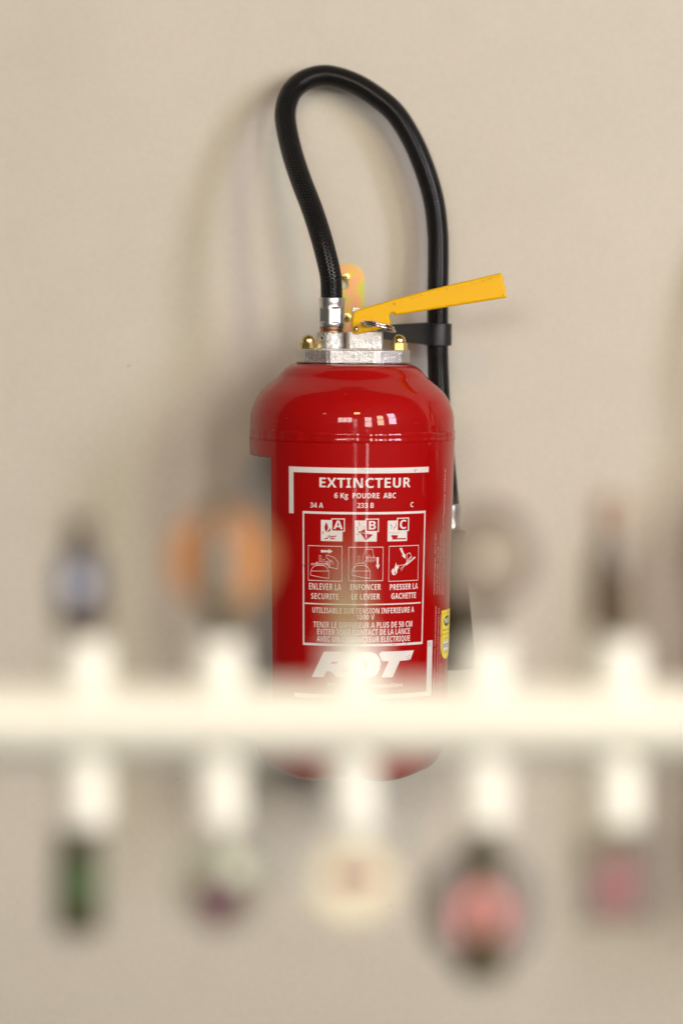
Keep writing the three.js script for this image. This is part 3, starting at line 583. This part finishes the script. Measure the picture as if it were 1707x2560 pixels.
// 4 standing: clear disc with brownish rim
{
  const g = charm('round_badge', 1220, 1598, 'round beige badge with a brown rim standing on a post beside the nozzle', 'badge');
  const c = rel(g, 1218, 1392), brim = gloss(0.10, 0.07, 0.04, 0.5);
  add('rim', new THREE.TorusGeometry(104 * SF, 18 * SF, 12, 56).scale(1, 1.12, 0.5).translate(c.x, c.y, 0), brim, g); disc(g, 1218, 1392, 98, gloss(0.12, 0.09, 0.052, 0.7), 2, 1, 1.12); disc(g, 1246, 1385, 50, gloss(0.25, 0.21, 0.145, 0.7), 4, 1, 1.1, 'disc_centre'); stem(g, 1218, 1598, 1485, 22, brownGlass);
}
// 5 standing: thin bottle with pinkish cap
{
  const g = charm('bottle_figure', 1545, 1598, 'thin dark bottle with a pinkish cap and pale label standing on an end post', 'bottle');
  const b = rel(g, 1527, 1575); stem(g, 1538, 1598, 1560, 24, brownGlass); bottleLathe(56 * SF, 310 * SF, 30 * SF, brownGlass, 'bottle', g, b.x, b.y, 0);
  band(52 * SF, rel(g, 1527, 1440).y, rel(g, 1527, 1360).y, gloss(0.15, 0.14, 0.10), 'label', g, b.x, 0, 40 * SF); band(46 * SF, rel(g, 1527, 1318).y, rel(g, 1527, 1240).y, gloss(0.22, 0.125, 0.075), 'cap', g, b.x, 0, 40 * SF);
}
// 1 hanging: green bottle
{
  const g = charm('bottle_charm', 200, 2062, 'little green bottle hanging under an end post', 'bottle');
  const t = rel(g, 197, 2330); stem(g, 205, 2062, 2110, 22, oliveGlass); bottleLathe(62 * SF, 255 * SF, 54 * SF, gloss(0.035, 0.03, 0.006), 'bottle', g, t.x, t.y, 0);
  band(63 * SF, rel(g, 197, 2250).y, rel(g, 197, 2150).y, gloss(0.05, 0.085, 0.03), 'label', g, t.x, 0);
}
// 2 hanging: clear disc with purple heart shaped emblem
{
  const g = charm('round_badge', 556, 2062, 'round clear badge with a purple emblem hanging under a post', 'badge');
  disc(g, 553, 2215, 118, tint(0.86, 0.89, 0.84), 2); stem(g, 556, 2062, 2112, 22, gloss(0.5, 0.5, 0.42));
  const c = rel(g, 546, 2258), sh = new THREE.Shape(), k = 74 * SF; sh.moveTo(0, -k); sh.quadraticCurveTo(k, -0.1 * k, k, 0.5 * k); sh.quadraticCurveTo(0.6 * k, k, 0, 0.55 * k); sh.quadraticCurveTo(-0.6 * k, k, -k, 0.5 * k); sh.quadraticCurveTo(-k, -0.1 * k, 0, -k);
  const e = new THREE.ExtrudeGeometry(sh, { depth: 0.002, bevelEnabled: false }); e.translate(c.x, c.y, 0.0012); add('emblem', e, gloss(0.09, 0.035, 0.05), g); disc(g, 594, 2168, 30, gloss(0.62, 0.66, 0.56), 4, 1, 1, 'highlight_spot').name = 'highlight_dot';  // the pale disc stands in for a highlight on the clear badge
}
// 3 hanging: cream disc with red mark
{
  const g = charm('round_badge', 889, 2062, 'round cream badge with a small red mark hanging under the middle post', 'badge');
  disc(g, 886, 2200, 106, gloss(0.60, 0.55, 0.41, 0.5), 3); stem(g, 889, 2062, 2100, 28, whitePaint); disc(g, 882, 2190, 62, gloss(0.16, 0.03, 0.04), 4.4, 1, 0.42, 'mark');
}
// 4 hanging: grey disc with dark bottle and pink label
{
  const g = charm('round_badge', 1212, 2062, 'large round grey badge with a dark bottle and pink label hanging under a post', 'badge');
  disc(g, 1204, 2270, 150, tint(0.42, 0.39, 0.34), 2, 1, 1.06); stem(g, 1210, 2062, 2130, 24, oliveGlass);
  const b = rel(g, 1203, 2440); bottleLathe(66 * SF, 345 * SF, 48 * SF, gloss(0.055, 0.045, 0.018), 'bottle', g, b.x, b.y, 0.003); disc(g, 1203, 2278, 72, gloss(0.50, 0.15, 0.13, 0.5), 27, 1, 1.05, 'label');
}
// 5 hanging: beige square plaque with red label
{
  const g = charm('square_badge', 1548, 2062, 'beige square badge with a red label hanging under an end post', 'badge');
  const c = rel(g, 1540, 2200); add('plaque', new RoundedBoxGeometry(200 * SF, 220 * SF, 0.002, 3, 0.0009).translate(c.x, c.y, 0), tint(0.45, 0.42, 0.33), g); stem(g, 1548, 2062, 2112, 26, oliveGlass);
  const e = rel(g, 1538, 2212); add('label', new RoundedBoxGeometry(100 * SF, 155 * SF, 0.005, 3, 0.002).translate(e.x, e.y, 0), gloss(0.17, 0.035, 0.03), g); const h = rel(g, 1520, 2122); add('cap', new RoundedBoxGeometry(110 * SF, 60 * SF, 0.006, 3, 0.002).translate(h.x, h.y, 0), gloss(0.11, 0.09, 0.035), g);
}
// ---------------------------------------------------------------- a second extinguisher beside it, just past the edge, whose shadow falls into view
{
  const e2 = ext.clone(); e2.name = 'fire_extinguisher_001'; e2.position.x += 1190 * S; e2.position.y -= 0.09; scene.add(e2);
  tag(e2, 'second red fire extinguisher hanging lower on the wall, past the first one', 'fire extinguisher');
  const b1 = scene.getObjectByName('wall_bracket'), b2 = b1.clone(); b2.name = 'wall_bracket_001'; b2.position.x += 1190 * S; b2.position.y -= 0.09; scene.add(b2);
  tag(b2, 'zinc bracket plate on the wall behind the second, lower extinguisher', 'bracket');
}
scene.traverse((o) => { if (o.isMesh) o.castShadow = o.receiveShadow = true; });
renderer.render(scene, camera);
